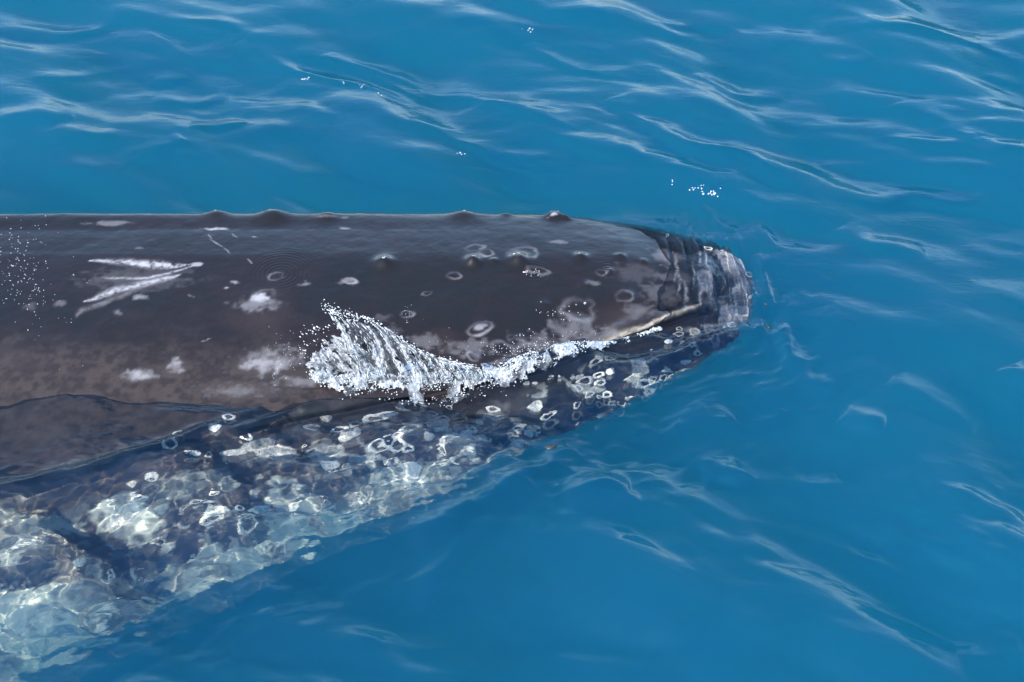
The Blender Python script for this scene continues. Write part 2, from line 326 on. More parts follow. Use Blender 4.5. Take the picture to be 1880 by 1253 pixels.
# wind the faces so they look outward
if NRM[r_ridge, NU//2]@np.cross(B[r_ridge, NU//2+1] - B[r_ridge, NU//2], B[r_ridge+1, NU//2] - B[r_ridge, NU//2]) < 0: F = F[:, ::-1]
body = mesh_obj('body', B.reshape(-1, 3) - BASE, F, SKIN, whale,
                attrs={'tone': ('POINT', 'FLOAT_COLOR', np.concatenate([tone, np.ones((NV, NU, 1))], -1).reshape(-1, 4))})
body.cycles.is_caustics_receiver = True

# ------------------------------------------------------------------ the sea surface
def spaced(lo, hi, step, far, n):
    t = np.geomspace(step*1.5, far, n)
    return np.concatenate([(lo - t)[::-1], np.arange(lo, hi, step), hi + t])
gx = spaced(-4.5, 4.6, 0.0115, 1500, 60); gy = spaced(-2.7, 4.2, 0.0108, 2500, 60)
X, Y = np.meshgrid(gx, gy, indexing='ij')
r = np.random.default_rng(11)
wx = X + .30*fbm(X*.45, Y*.45, 2, 1); wy = Y + .30*fbm(X*.45, Y*.45, 2, 2)
Z = np.zeros_like(X)
calm = smooth(-2.2, 2.6, Y)                       # quieter water on the camera's side
for k in range(38):
    L = r.uniform(.35, 2.6); th = math.radians(r.normal(62, 26)); amp = .0056*L*(1.1 if L > 1 else 1.1)
    ph = 2*math.pi/L*(wx*math.cos(th) + wy*math.sin(th)) + r.uniform(0, 6.28)
    Z += amp*(np.sin(ph) + .28*np.cos(2*ph))*(1.05 - .15*calm if L < 1.4 else .95)
near_h = (np.abs(X) < 14) & (Y > -8) & (Y < 18)
patch = np.where(near_h, smooth(-.25, .35, fbm(X*.9, Y*1.1, 3, 5)), 0)
for k in range(16):
    L = r.uniform(.16, .42); th = math.radians(r.normal(66, 24)); ph = 2*math.pi/L*(wx*math.cos(th) + wy*math.sin(th)) + r.uniform(0, 6.28)
    Z += .0042*L*(np.sin(ph) + .3*np.cos(2*ph))*patch*(.55 + .75*smooth(.5, -1.5, Y))
q2 = plane_curve([(-300,760),(0,740),(200,730),(420,725)]); d2_, al2_ = seg_info(X, Y, q2); Z *= 1 - .6*np.exp(-(d2_/.7)**2)
inner = (X > -4) & (X < 5) & (Y > -3.2) & (Y < 4.8)
def crest(pts, amp, wback, wfront, ripple=0.0, lam=.034, big=1.6):
    """a wavelet crest along a curve: steep on the camera's side, with capillary ripples running ahead of it"""
    global Z
    amp = amp*(big + 1.2*(np.mean([p_[1] for p_ in pts]) > 640 and pts[0][0] > 700))
    P = plane_curve(pts); bx0, by0 = P.min(0) - .6; bx1, by1 = P.max(0) + .6
    ix = np.where((gx > bx0) & (gx < bx1))[0]; iy = np.where((gy > by0) & (gy < by1))[0]
    sl = (slice(ix[0], ix[-1] + 1), slice(iy[0], iy[-1] + 1))
    Xs, Ys = X[sl], Y[sl]; Xs2 = Xs + .035*fbm(Xs*4, Ys*4, 3, 71); Ys2 = Ys + .035*fbm(Xs*4, Ys*4, 3, 72)
    d, al = seg_info(Xs2, Ys2, P)
    if P[-1, 0] < P[0, 0]: d = -d
    env = np.clip(np.sin(np.clip(al, 0, 1)*math.pi), 0, 1)**.6
    g = np.where(d > 0, np.exp(-(d/wback)**2), np.exp(-(d/wfront)**2))
    Z[sl] += amp*env*g
    if ripple:
        m = np.exp(-((d + wfront*1.6)/(wfront*1.8))**2)*env*smooth(-.25, .4, fbm(Xs*2.2, Ys*2.2, 2, 73))
        Z[sl] += ripple*np.sin(2*math.pi*d/lam + 1.5*fbm(Xs*6, Ys*6, 2, 74))*m
CR = [
 ([(300,35),(360,42),(420,55),(470,85)], .012, .10, .05, .0006), ([(80,66),(180,48),(250,25)], .014, .14, .07, 0),
 ([(440,82),(500,122),(590,142),(690,165),(770,180)], .024, .14, .06, .0010), ([(590,100),(690,135),(760,160),(850,190)], .020, .12, .06, .0010),
 ([(530,100),(620,108),(700,125),(800,150)], .016, .11, .06, .0009), ([(750,225),(840,255),(930,290),(1040,318)], .028, .15, .07, .0012),
 ([(760,150),(860,180),(960,215),(1070,250)], .022, .13, .06, .0010), ([(950,225),(1060,275),(1170,300),(1290,350),(1400,385),(1520,420)], .034, .17, .08, .0012),
 ([(1120,185),(1190,240),(1260,285),(1370,295),(1420,335),(1500,365)], .034, .16, .08, .0012), ([(1470,358),(1600,370),(1700,358),(1790,365),(1890,395)], .026, .16, .08, .0008),
 ([(960,85),(1050,125),(1180,150)], .018, .12, .06, .0007), ([(1100,20),(1220,40),(1360,45)], .016, .12, .07, 0), ([(1480,55),(1620,60),(1780,78),(1890,110)], .028, .18, .09, .0006),
 ([(1380,22),(1500,20),(1620,50)], .018, .14, .08, 0), ([(1280,130),(1350,168),(1440,165)], .018, .14, .07, 0), ([(1500,120),(1560,125),(1600,110)], .018, .12, .06, 0),
 ([(1650,190),(1710,225),(1760,258),(1860,262)], .024, .16, .08, .0004), ([(1590,240),(1700,270),(1790,275)], .016, .14, .08, 0), ([(1800,130),(1850,140),(1900,146)], .018, .12, .06, 0),
 ([(1540,420),(1600,455),(1700,460)], .020, .14, .08, .0005), ([(1245,345),(1290,385),(1350,430)], .018, .10, .06, .0010), ([(1390,400),(1400,440),(1420,470)], .016, .07, .06, .0006),
 ([(-20,235),(60,232),(140,222)], .026, .18, .09, 0), ([(100,250),(170,262),(220,258)], .014, .12, .07, .0005), ([(220,300),(280,285),(340,262)], .020, .15, .08, 0),
 ([(350,238),(400,242),(455,233)], .020, .10, .05, 0), ([(450,255),(520,245),(590,265)], .016, .13, .08, 0), ([(270,148),(310,144),(345,134)], .014, .10, .06, 0), ([(60,150),(120,142),(200,120)], .010, .12, .08, 0),
 ([(280,178),(350,185),(430,174)], .010, .10, .06, 0), ([(540,322),(620,318),(700,325)], .010, .14, .09, 0), ([(900,0),(1000,35),(1120,38)], .02, .14, .07, .0006),
 ([(860,945),(940,905),(1010,862),(1050,825)], .020, .10, .07, .0012), ([(760,1010),(820,955),(880,935)], .014, .11, .07, .0006), ([(1180,690),(1240,660),(1310,630),(1370,595)], .020, .09, .06, .0006),
 ([(1240,785),(1290,775),(1350,755)], .018, .14, .08, 0), ([(1380,770),(1420,765),(1440,745)], .012, .12, .07, 0), ([(1540,765),(1580,785),(1630,795)], .018, .13, .07, 0), ([(1290,872),(1340,870),(1380,855)], .016, .12, .06, 0),
 ([(1470,880),(1520,880),(1540,868)], .010, .10, .06, 0), ([(1040,915),(1100,908),(1160,912)], .016, .12, .06, 0), ([(1050,932),(1120,935),(1180,932)], .014, .09, .05, .0004), ([(1430,600),(1445,650),(1480,700),(1550,730)], .016, .10, .07, .0008),
 ([(770,1115),(800,1060),(850,985)], .016, .06, .05, .0005), ([(1480,1190),(1540,1215),(1640,1250)], .009, .16, .09, 0), ([(1770,1190),(1830,1195),(1890,1190)], .020, .16, .10, 0), ([(1320,1165),(1400,1175),(1440,1190)], .010, .14, .1, 0),
 ([(560,1195),(640,1185),(720,1150)], .012, .10, .07, .0005), ([(300,1200),(360,1215),(460,1215)], .010, .12, .08, 0), ([(1640,700),(1720,740),(1800,770)], .016, .2, .12, 0), ([(1850,680),(1880,700),(1900,720)], .016, .14, .09, 0),
 ([(1400,470),(1405,540),(1395,600),(1340,660)], .016, .07, .05, .0006), ([(1420,560),(1445,620),(1440,690)], .012, .05, .05, .0006)]
for c in CR: crest(*c)
# the swell lapping along the whale's flank, and the choppy skin of water over its jaw
def lap(pts, amp, wb, wf): crest(pts, amp, wb, wf, 0, .03, 1.25)
lap([(-160,935),(0,905),(200,868),(400,792),(500,735)], .050, .08, .16)
crest([(400,812),(460,786),(520,760),(575,742),(640,734),(720,730)], .034, .05, .06, .0008, .03, 1.0)
lap([(560,716),(700,712),(850,700),(1000,668),(1120,632),(1210,594)], .016, .03, .08)
lap([(280,752),(360,765),(450,758)], .012, .04, .05)
fp2 = plane_curve([(-300,860),(0,840),(150,820),(320,790)]); d2_, al2_ = seg_info(X, Y, fp2)
fp = np.array([p for p in plane_curve([(-200,1180),(300,1020),(800,860),(1100,740),(1330,640)])])
d, al = seg_info(X, Y, fp)
fl = np.exp(-(d/.85)**6)*inner*smooth(0, .05, al)
ang = .55; Xr = X*math.cos(ang) + Y*math.sin(ang); Yr = -X*math.sin(ang) + Y*math.cos(ang)
chop = 1.0*(.022*fbm(Xr*2.6, Yr*5.2, 2, 81) + .0125*fbm(Xr*5.5, Yr*10, 2, 82)) + .0032*fbm(Xr*17, Yr*26, 2, 83)
Z += fl*chop
Z += np.exp(-(d2_/.42)**4)*inner*smooth(1.0, .8, al2_)*(.0075*fbm(Xr*4.5, Yr*7, 2, 84) + .0062*np.abs(fbm(Xr*6, Yr*8, 2, 86)) + .0030*fbm(Xr*12, Yr*17, 2, 85))
# ripples wrapped round the snout
nk = plane_curve([(1260,440),(1330,480),(1370,540),(1330,610)])
d, al = seg_info(X, Y, nk)
Xn = X + .02*fbm(X*5, Y*5, 2, 91)
Z += np.exp(-(d/.30)**2)*(.0062*np.sin(2*math.pi*Xn/.105 + 2.2*Y) + .0030*np.sin(2*math.pi*Xn/.047 + 1.3*Y*3) + .006*fbm(X*7, Y*3.5, 2, 92))*inner
crest([(1152,425),(1168,470),(1195,525),(1215,585)][::1], .022, .05, .035, .0010, .03)
crest([(1290,452),(1300,520),(1290,580)], .018, .05, .04, .0008, .03)
crest([(1345,470),(1360,530),(1345,600)], .014, .05, .04, .0008, .03)
# the back lifts clear of the water: there the sea lies under the hide
hm = np.full(X.shape, -9.0)
ai = np.searchsorted(gx, B[..., 0]).ravel(); bi = np.searchsorted(gy, B[..., 1]).ravel(); ok = vis.ravel(); np.maximum.at(hm, (ai[ok], bi[ok]), B[..., 2].ravel()[ok])
for _ in range(3):
    hp = np.pad(hm, 1, constant_values=-9); nb_ = np.max([hp[a_:a_+hm.shape[0], b_:b_+hm.shape[1]] for a_ in range(3) for b_ in range(3)], axis=0); hm = np.where(hm < -8, nb_, hm)
lim = hm - .012
soft = smooth(.000, .030, hm + .006*fbm(X*9, Y*9, 3, 95))
Z = np.where((hm > -.0) & (Z > lim), Z*(1 - soft) + lim*soft, Z)
Zs = Z
fade = np.exp(-(np.maximum(np.abs(X) - 40, 0)/80)**2)*np.exp(-(np.maximum(np.abs(Y) - 40, 0)/80)**2)
Z = Zs*fade
sea = mesh_obj('sea_surface', np.stack([X, Y, Z], -1).reshape(-1, 3), grid_faces(*X.shape), WATER)
sea['kind'] = 'structure'; sea.cycles.is_caustics_caster = True
def sea_z(x, y):
    a = np.clip(np.searchsorted(gx, x) - 1, 0, len(gx) - 2); b = np.clip(np.searchsorted(gy, y) - 1, 0, len(gy) - 2)
    fx = (x - gx[a])/(gx[a+1] - gx[a]); fy = (y - gy[b])/(gy[b+1] - gy[b])
    return Z[a, b]*(1-fx)*(1-fy) + Z[a+1, b]*fx*(1-fy) + Z[a, b+1]*(1-fx)*fy + Z[a+1, b+1]*fx*fy
DEEP, nt, out = mat_new('deep_water')
df = N(nt, 'BsdfDiffuse'); df.inputs[0].default_value = (0.02, 0.26, 0.95, 1); nt.links.new(df.outputs[0], out.inputs[0])
dw = mesh_obj('deep_water', [(-3500, -3500, -4), (3500, -3500, -4), (3500, 3500, -4), (-3500, 3500, -4)], [[0, 1, 2, 3]], DEEP)
dw['kind'] = 'structure'
#@@DETAIL
# ------------------------------------------------------------------ barnacles growing on the jaw and snout
BARN, nt, out = mat_new('barnacle_shell')
pbn = N(nt, 'BsdfPrincipled', Roughness=0.6); g = N(nt, 'NewGeometry'); nn = N(nt, 'TexNoise', Scale=90.0, Detail=3.0); nt.links.new(g.outputs['Position'], nn.inputs['Vector'])
cr = N(nt, 'ValToRGB'); cr.color_ramp.elements[0].color = (.30, .29, .27, 1); cr.color_ramp.elements[0].position = .3; cr.color_ramp.elements[1].color = (.88, .88, .84, 1); cr.color_ramp.elements[1].position = .62
nt.links.new(nn.outputs[0], cr.inputs[0]); oi = N(nt, 'ObjectInfo'); om = N(nt, 'MapRange'); om.inputs[3].default_value = .35; om.inputs[4].default_value = 1.0; nt.links.new(oi.outputs['Random'], om.inputs[0]); ml = N(nt, 'VectorMath', operation='MULTIPLY'); nt.links.new(cr.outputs[0], ml.inputs[0]); nt.links.new(om.outputs[0], ml.inputs[1]); nt.links.new(ml.outputs[0], pbn.inputs['Base Color']); nt.links.new(pbn.outputs[0], out.inputs[0])
def barnacle_mesh(seed, open_):
    q = np.random.default_rng(seed); n = 24; a = np.linspace(0, 2*math.pi, n, endpoint=False)
    wob = 1 + .16*np.sin(a*2 + q.uniform(0, 6)) + .10*np.sin(a*3 + q.uniform(0, 6)) + .06*q.standard_normal(n)
    prof = [(1.05, -.06), (1.0, .10), (.86, .24), (.70, .22), (.56, .06)] if open_ else [(1.05, -.06), (.98, .12), (.8, .24), (.5, .30), (.2, .31)]
    vs_, fs = [], []
    for (rr, zz) in prof:
        for k in range(n): vs_.append((rr*wob[k]*math.cos(a[k])*(1 if rr > .6 else .96), rr*wob[k]*math.sin(a[k])*.9, zz*(1 + .15*math.sin(5*a[k]))))
    for p in range(len(prof) - 1):
        for k in range(n): k2 = (k + 1) % n; fs.append((p*n + k, p*n + k2, (p+1)*n + k2, (p+1)*n + k))
    if not open_:
        c = len(vs_); vs_.append((0, 0, .30)); m = (len(prof) - 1)*n
        for k in range(n): fs.append((m + k, m + (k+1) % n, c, c))
    fs = [tuple(dict.fromkeys(f_)) for f_ in fs]
    me = bpy.data.meshes.new('barnacle'); me.from_pydata(vs_, [], fs); me.materials.append(BARN)
    for p_ in me.polygons: p_.use_smooth = True
    return me
BM = [barnacle_mesh(k, k % 3 != 2) for k in range(9)]
def put_barnacle(i_, j_, r_, me):
    o = bpy.data.objects.new('barnacle', me); COL.objects.link(o); o.parent = whale
    n_ = NRM2[i_, j_]; o.location = B[i_, j_] - BASE
    qt = Vector(n_).to_track_quat('Z', 'Y'); o.rotation_euler = qt.to_euler(); s1 = r_; o.scale = (s1*rng.uniform(.95, 1.6), s1*rng.uniform(.8, 1.15), s1*.7)
    o.cycles.is_caustics_receiver = True
BL = [(688,770,13),(708,762,12),(758,745,17),(813,767,11),(802,782,13),(822,810,11),(865,791,11),(852,805,10),(752,795,13),(732,818,14),(750,824,11),(615,829,15),(508,832,19),(576,830,12),(700,822,12),(690,847,11),
      (806,852,9),(705,878,15),(750,868,18),(623,790,9),(652,780,8),(644,801,12),(572,786,9),(598,765,8),(476,820,15),(1000,719,6),(966,702,4),(1117,720,8),(1165,690,12),(1180,702,10),(1140,735,8),(1175,675,9),(1195,690,8),(880,808,10),
      (920,765,9),(905,745,8),(985,742,9),(1010,760,9),(950,790,8),(860,830,8),(830,846,7),(780,880,9),(770,902,11),(720,905,12),(660,925,10),(640,940,9),(610,935,8),(310,822,9),(330,800,7),
      (395,790,7),(420,770,7),(450,800,9),(430,830,11),(380,835,8),(352,835,8),(280,880,8),(240,935,14),(225,950,12),(440,930,9),(480,940,10),(455,965,12),(505,950,8),(390,940,9),(300,990,9),(255,998,8),(385,955,8),(540,930,8),(565,905,10),
      (1215,672,6),(1250,655,6),(1275,640,6),(1345,600,5),(1340,470,5),(1362,480,5),(1300,456,5),(1325,462,5),(1375,505,5),(1383,545,6),(1225,432,4),(1355,605,6),(1060,745,8),(1085,720,7),(1105,700,6)]
for (a, b, r_) in BL:
    k = spot(a, b); put_barnacle(k[0], k[1], r_*PX*rng.uniform(1.0, 1.3), BM[rng.integers(0, 9)])
cand = np.argwhere((vq[:, None] > 11.3) & (vq[:, None] < 14.8) & (bpx > 0) & (bpx < 1370) & ((bpx > 420) | (bpy_ > 900 - bpx*.2)) & (bpy_ < 1250)); cl = fbm(BX*2.2, BS*3, 2, 55)
cnt = 0
while cnt < 170:
    a, b = cand[rng.integers(len(cand))]
    if cl[a, b] < rng.uniform(-.35, .25): continue
    put_barnacle(a, b, (2.2 + 9*rng.random()**2.2)*PX, BM[rng.integers(0, 9)]); cnt += 1
for (a, b) in [(705,480),(868,478),(950,474),(1065,468),(1018,397),(500,391),(400,390),(850,391),(1063,562),(963,500)]:
    k = spot(a, b)
    for q_ in range(2):
        put_barnacle(min(k[0] + int(rng.integers(-3, 4)), NV-1), min(k[1] + int(rng.integers(-3, 4)), NU-1), rng.uniform(1.4, 2.6)*PX, BM[rng.integers(0, 9)])

# ------------------------------------------------------------------ splash, froth and drops
FOAM, nt, out = mat_new('white_froth')
pf = N(nt, 'BsdfPrincipled', Roughness=0.28, IOR=1.33); pf.inputs['Base Color'].default_value = (.60, .64, .67, 1); pf.inputs['Transmission Weight'].default_value = .30
nt.links.new(pf.outputs[0], out.inputs[0])
SPRAY, nt, out = mat_new('broken_water')
af = N(nt, 'Attribute'); af.attribute_name = 'froth'
ps = N(nt, 'BsdfPrincipled', Roughness=0.3, IOR=1.33); ps.inputs['Base Color'].default_value = (.46, .49, .52, 1)
g = N(nt, 'NewGeometry'); nn = N(nt, 'TexNoise', Scale=70.0, Detail=4.0); nt.links.new(g.outputs['Position'], nn.inputs['Vector'])
bb = N(nt, 'Bump', Strength=.5, Distance=.006); nt.links.new(nn.outputs[0], bb.inputs['Height']); nt.links.new(bb.outputs[0], ps.inputs['Normal'])
tr_ = N(nt, 'BsdfTransparent'); tr_.inputs[0].default_value = (.86, .92, .95, 1); gs = N(nt, 'BsdfGlossy', Roughness=.08); nt.links.new(bb.outputs[0], gs.inputs['Normal'])
fz = N(nt, 'Fresnel', IOR=1.45); nt.links.new(bb.outputs[0], fz.inputs['Normal']); gl_ = N(nt, 'MixShader'); nt.links.new(fz.outputs[0], gl_.inputs[0]); nt.links.new(tr_.outputs[0], gl_.inputs[1]); nt.links.new(gs.outputs[0], gl_.inputs[2])
n3 = N(nt, 'TexNoise', Scale=60.0, Detail=4.0, Roughness=.7); nt.links.new(g.outputs['Position'], n3.inputs['Vector'])
ad = N(nt, 'Math', operation='ADD'); nt.links.new(af.outputs['Fac'], ad.inputs[0]); nt.links.new(n3.outputs[0], ad.inputs[1])
mr = N(nt, 'MapRange'); mr.inputs[1].default_value = 1.02; mr.inputs[2].default_value = 1.85; mr.inputs[3].default_value = .06; nt.links.new(ad.outputs[0], mr.inputs[0])
mf = N(nt, 'MixShader'); nt.links.new(mr.outputs[0], mf.inputs[0]); nt.links.new(gl_.outputs[0], mf.inputs[1]); nt.links.new(ps.outputs[0], mf.inputs[2]); nt.links.new(mf.outputs[0], out.inputs[0])
DROP, nt, out = mat_new('water_drop')
pd_ = N(nt, 'BsdfPrincipled', Roughness=0.08, IOR=1.33); pd_.inputs['Base Color'].default_value = (.92, .95, .97, 1); pd_.inputs['Transmission Weight'].default_value = .55
nt.links.new(pd_.outputs[0], out.inputs[0])
t_ = (1 + 5**.5)/2
ICO = np.array([(-1,t_,0),(1,t_,0),(-1,-t_,0),(1,-t_,0),(0,-1,t_),(0,1,t_),(0,-1,-t_),(0,1,-t_),(t_,0,-1),(t_,0,1),(-t_,0,-1),(-t_,0,1)])/math.sqrt(1 + t_*t_)
ICF = np.array([(0,11,5),(0,5,1),(0,1,7),(0,7,10),(0,10,11),(1,5,9),(5,11,4),(11,10,2),(10,7,6),(7,1,8),(3,9,4),(3,4,2),(3,2,6),(3,6,8),(3,8,9),(4,9,5),(2,4,11),(6,2,10),(8,6,7),(9,8,1)])
def blobs(name, P, R, D=None, L=None, mat=None):
    P = np.asarray(P); n = len(P); R = np.broadcast_to(np.asarray(R, float), (n,))
    v = ICO[None]*R[:, None, None]*(1 + .25*(rng.random((n, 12, 1)) - .5))
    if D is not None:
        dd = (v*D[:, None]).sum(-1, keepdims=True); v = v + dd*D[:, None]*(np.asarray(L).reshape(-1, 1, 1) - 1)
    v = v + P[:, None]; f_ = ICF[None] + (np.arange(n)*12)[:, None, None]
    return mesh_obj(name, v.reshape(-1, 3), f_.reshape(-1, 3), mat)
# lookup: photo pixel -> the surface one sees there (hide or water, whichever is higher)
gpx = np.arange(520, 1260, 5.0); gpy = np.arange(570, 800, 5.0); TAB = np.zeros((len(gpx), len(gpy), 3))
for a, px_ in enumerate(gpx):
    cols = np.where(np.abs(bpx[NV//2] - px_) < 120)[0]; c0, c1 = cols[0], cols[-1] + 1
    sx_, sy_ = bpx[:, c0:c1], bpy_[:, c0:c1]; vv_ = vis[:, c0:c1]
    near = np.abs(sx_ - px_) < 6
    rr_, cc_ = np.where(near & vv_)
    for b, py_ in enumerate(gpy):
        q = (sx_[rr_, cc_] - px_)**2 + (sy_[rr_, cc_] - py_)**2; m = int(np.argmin(q)); TAB[a, b] = B[rr_[m], cc_[m] + c0]
def surf(px, py):
    fx = np.clip((px - gpx[0])/5, 0, len(gpx) - 1.001); fy = np.clip((py - gpy[0])/5, 0, len(gpy) - 1.001); a = fx.astype(int); b = fy.astype(int); fx = (fx - a)[:, None]; fy = (fy - b)[:, None]
    p = TAB[a, b]*(1-fx)*(1-fy) + TAB[a+1, b]*fx*(1-fy) + TAB[a, b+1]*(1-fx)*fy + TAB[a+1, b+1]*fx*fy
    wtr = unproj(px, py, 0.0); zw = sea_z(wtr[:, 0], wtr[:, 1])
    under = p[:, 2] < zw + .005
    wtr[:, 2] = zw; p[under] = wtr[under]
    return p
topl = np.array([(603,588),(622,592),(650,598),(684,602),(712,616),(738,634),(765,652),(795,664),(830,672),(862,682)], float)
basl = np.array([(652,700),(684,704),(716,706),(748,706),(778,706),(806,704),(832,700),(856,698),(878,696),(896,694)], float)
def fan(s, q):
    k = s*9; ki = np.arange(10)
    tx = np.interp(k, ki, topl[:, 0]); ty = np.interp(k, ki, topl[:, 1]); bx = np.interp(k, ki, basl[:, 0]); by = np.interp(k, ki, basl[:, 1])
    bow = np.sin(q*math.pi)*14
    px = bx + (tx - bx)*q + bow*(.3 + .7*s); py = by + (ty - by)*q - bow*.2
    h = .02 + (.13*(1 - s)**.7 + .03)*np.sin(np.clip(q*1.15, 0, 1.3)*math.pi/2)
    p = surf(px + 0*s, py + h*150); p[:, 2] += h
    return p
def strands(n, qlo, qhi, seed, thr):
    r_ = np.random.default_rng(seed); s_ = r_.random(n*3); q_ = qlo + (qhi - qlo)*r_.random(n*3)**.8
    kx = fbm(s_*26, q_*2.2 + 5, 3, seed) + .35*(1 - q_)
    m = kx > thr; s_ = s_[m][:n]; q_ = q_[m][:n]
    p = fan(s_, q_); p2 = fan(s_, np.clip(q_ + .04, 0, 1.2)); d = p2 - p; d /= np.linalg.norm(d, axis=1)[:, None] + 1e-9
    p += r_.normal(0, .006, p.shape)*np.array([1, 1, 1.6]); return p, d, q_
def sheet(name, pos, ns, nq, drop, mat, froth):
    """a ragged sheet of broken water: pos(s, q) -> points; faces where drop is true are torn away"""
    s_, q_ = np.meshgrid(np.linspace(0, 1, ns), np.linspace(0, 1, nq), indexing='ij'); s1, q1 = s_.ravel(), q_.ravel()
    p = pos(s1, q1); f_ = grid_faces(ns, nq); dead = drop(s1, q1); f_ = f_[~dead[f_].any(1)]
    used = np.unique(f_); re = np.zeros(len(p), int); re[used] = np.arange(len(used))
    return p[used], re[f_], froth(s1, q1)[used]
def fan_pos(f_, k1, k2):
    def g_(s, q):
        p = f_(s, q)
        st = fbm(s*k1 + 1.2*fbm(s*5, q*2, 2, 64), q*k2, 4, 65); fi = fbm(p[:, 0]*70, (p[:, 1] + p[:, 2])*70, 3, 66); lm = fbm(p[:, 0]*16, (p[:, 1] + p[:, 2])*22, 3, 67)
        a = .036*st + .009*fi + .030*lm
        p[:, 1] -= a*.55; p[:, 2] += a*.8; p[:, 0] += .008*fbm(s*40, q*9, 2, 68)
        return p
    return g_
rim = lambda s: .93 + .11*fbm(s*22, s*0, 3, 69) + .10*fbm(s*75, s*0, 2, 70)
A = sheet('a', fan_pos(fan, 34, 3.2), 420, 170, lambda s, q: (q > rim(s)) | (fbm(s*30, q*4.5, 3, 71) > .30 + .25*(1-q)) | (s < .02 + .05*fbm(q*9, q*0, 3, 72)), None,
    lambda s, q: np.clip(.62 + .9*fbm(s*30 + 1.2*fbm(s*5, q*2, 2, 64), q*3, 4, 65) + .35*(.6 - q) + .3*fbm(s*90, q*30, 2, 73), 0, 1))
topl2 = np.array([(556,672),(562,664),(570,655),(580,646),(588,636),(594,628),(600,622),(608,618),(618,616),(630,618)], float)
basl2 = np.array([(598,706),(612,706),(626,706),(640,704),(654,702),(668,700),(682,698),(696,696),(712,694),(730,692)], float)
def fan2(s, q):
    k = s*9; ki = np.arange(10); tx = np.interp(k, ki, topl2[:, 0]); ty = np.interp(k, ki, topl2[:, 1]); bx = np.interp(k, ki, basl2[:, 0]); by = np.interp(k, ki, basl2[:, 1])
    px = bx + (tx - bx)*q; py = by + (ty - by)*q; h = .03 + .07*np.sin(np.clip(q*1.3, 0, 1.6)); p = surf(px, py + h*190); p[:, 2] += h; return p
A2 = sheet('b', fan_pos(fan2, 14, 3.2), 190, 120, lambda s, q: (q > .92 + .16*fbm(s*14, s*0, 3, 74)) | (fbm(s*12, q*6, 3, 75) > .34), None, lambda s, q: np.clip(.85 + .6*fbm(s*12, q*6, 3, 76), 0, 1))
def join(parts):
    V_, F_, T_, o_ = [], [], [], 0
    for (v_, f_, t__) in parts: V_.append(v_); F_.append(f_ + o_); T_.append(t__); o_ += len(v_)
    return np.concatenate(V_), np.concatenate(F_), np.concatenate(T_)
v_, f_, t__ = join([A, A2])
spl = mesh_obj('splash', v_, f_, SPRAY, attrs={'froth': ('POINT', 'FLOAT', t__)})
spl['label'] = 'white fan of spray thrown up beside the mouth of the whale'; spl['category'] = 'splash'; spl['kind'] = 'stuff'
p, d, q = strands(600, 0.05, 1.0, 61, .02)
sd_ = blobs('spray_strands', p, .0012 + .0020*rng.random(len(p)), d, 3 + 6*rng.random(len(p)), FOAM)
sd_['label'] = 'fine white strands of water streaking up through the spray fan'; sd_['category'] = 'splash'; sd_['kind'] = 'stuff'
# drops flung off its ragged rim
n = 420; s_ = rng.random(n)*.95; q_ = 1 + np.abs(rng.normal(0, .07, n)); p = fan(s_, q_); p += rng.normal(0, .012, p.shape); 
n2 = 90; px_ = rng.uniform(552, 606, n2); py_ = rng.uniform(600, 700, n2); pp = surf(px_, py_ + 8); pp[:, 2] += rng.uniform(.01, .09, n2)
P = np.r_[p, pp]; dr = np.tile(np.array([-.8, .2, .45]), (len(P), 1)); dr /= np.linalg.norm(dr[0])
fd = blobs('flying_drops', P, .0018 + .0032*rng.random(len(P))**2, dr, 1 + 1.6*rng.random(len(P)), DROP)
fd['label'] = 'loose drops flying off the ragged rim of the spray fan'; fd['category'] = 'drops'; fd['kind'] = 'stuff'
# froth running along the mouth
line = np.array([(572,692),(620,706),(700,708),(770,700),(850,698),(930,688),(1000,670),(1060,655),(1125,632),(1180,610),(1215,594)], float)
wid = np.array([10, 19, 26, 28, 24, 19, 15, 11, 9, 7, 4], float)
def along(t): k = t*10; return np.interp(k, range(11), line[:, 0]), np.interp(k, range(11), line[:, 1]), np.interp(k, range(11), wid)
n = 3600; tt = rng.random(n)**1.15; cx, cyy, ww = along(tt); oo = rng.normal(0, .52, n)
px_ = cx + rng.normal(0, 3, n); py_ = cyy + oo*ww
fr = fbm(px_/26, py_/14, 4, 63); keep = (fr > -.26 + .34*np.abs(oo) + .25*smooth(.55, 1, tt)) ; px_, py_, oo, tt, fr = [a[keep] for a in (px_, py_, oo, tt, fr)]
p = surf(px_, py_); lump = np.clip(fr + .35, 0, 1)*np.exp(-(oo/.8)**2)
p[:, 2] += lump*.075*(1 - .72*tt) + rng.normal(0, .003, len(p))
fo = blobs('froth_bubbles', p, .0018 + .0040*rng.random(len(p))**2, None, None, FOAM)
fo['label'] = 'small bright bubbles sitting on the froth along the mouth'; fo['category'] = 'foam'; fo['kind'] = 'stuff'
def froth_pos(t, o):
    cx, cyy, ww = along(t); o2 = (o*2 - 1)*1.25; px_ = cx + o2*ww*.25; py_ = cyy + o2*ww
    px_ = px_ + 4*fbm(t*60, o*5, 2, 77); p = surf(px_, py_); fr = fbm(px_/24, py_/13, 4, 63); fi = fbm(px_/3.6, py_/3.0, 3, 78)
    p[:, 2] += np.exp(-(o2/.8)**2)*(.010 + .060*np.clip(fr + .35, 0, 1) + .016*fi)*(1 - .70*t) - .004; return p
def froth_drop(t, o):
    cx, cyy, ww = along(t); o2 = (o*2 - 1)*1.25; px_ = cx; py_ = cyy + o2*ww
    return fbm(px_/24, py_/13, 4, 63) + .45*fbm(px_/6, py_/5, 3, 79) < -.34 + .62*np.abs(o2)**1.5 + .28*smooth(.55, 1, t)
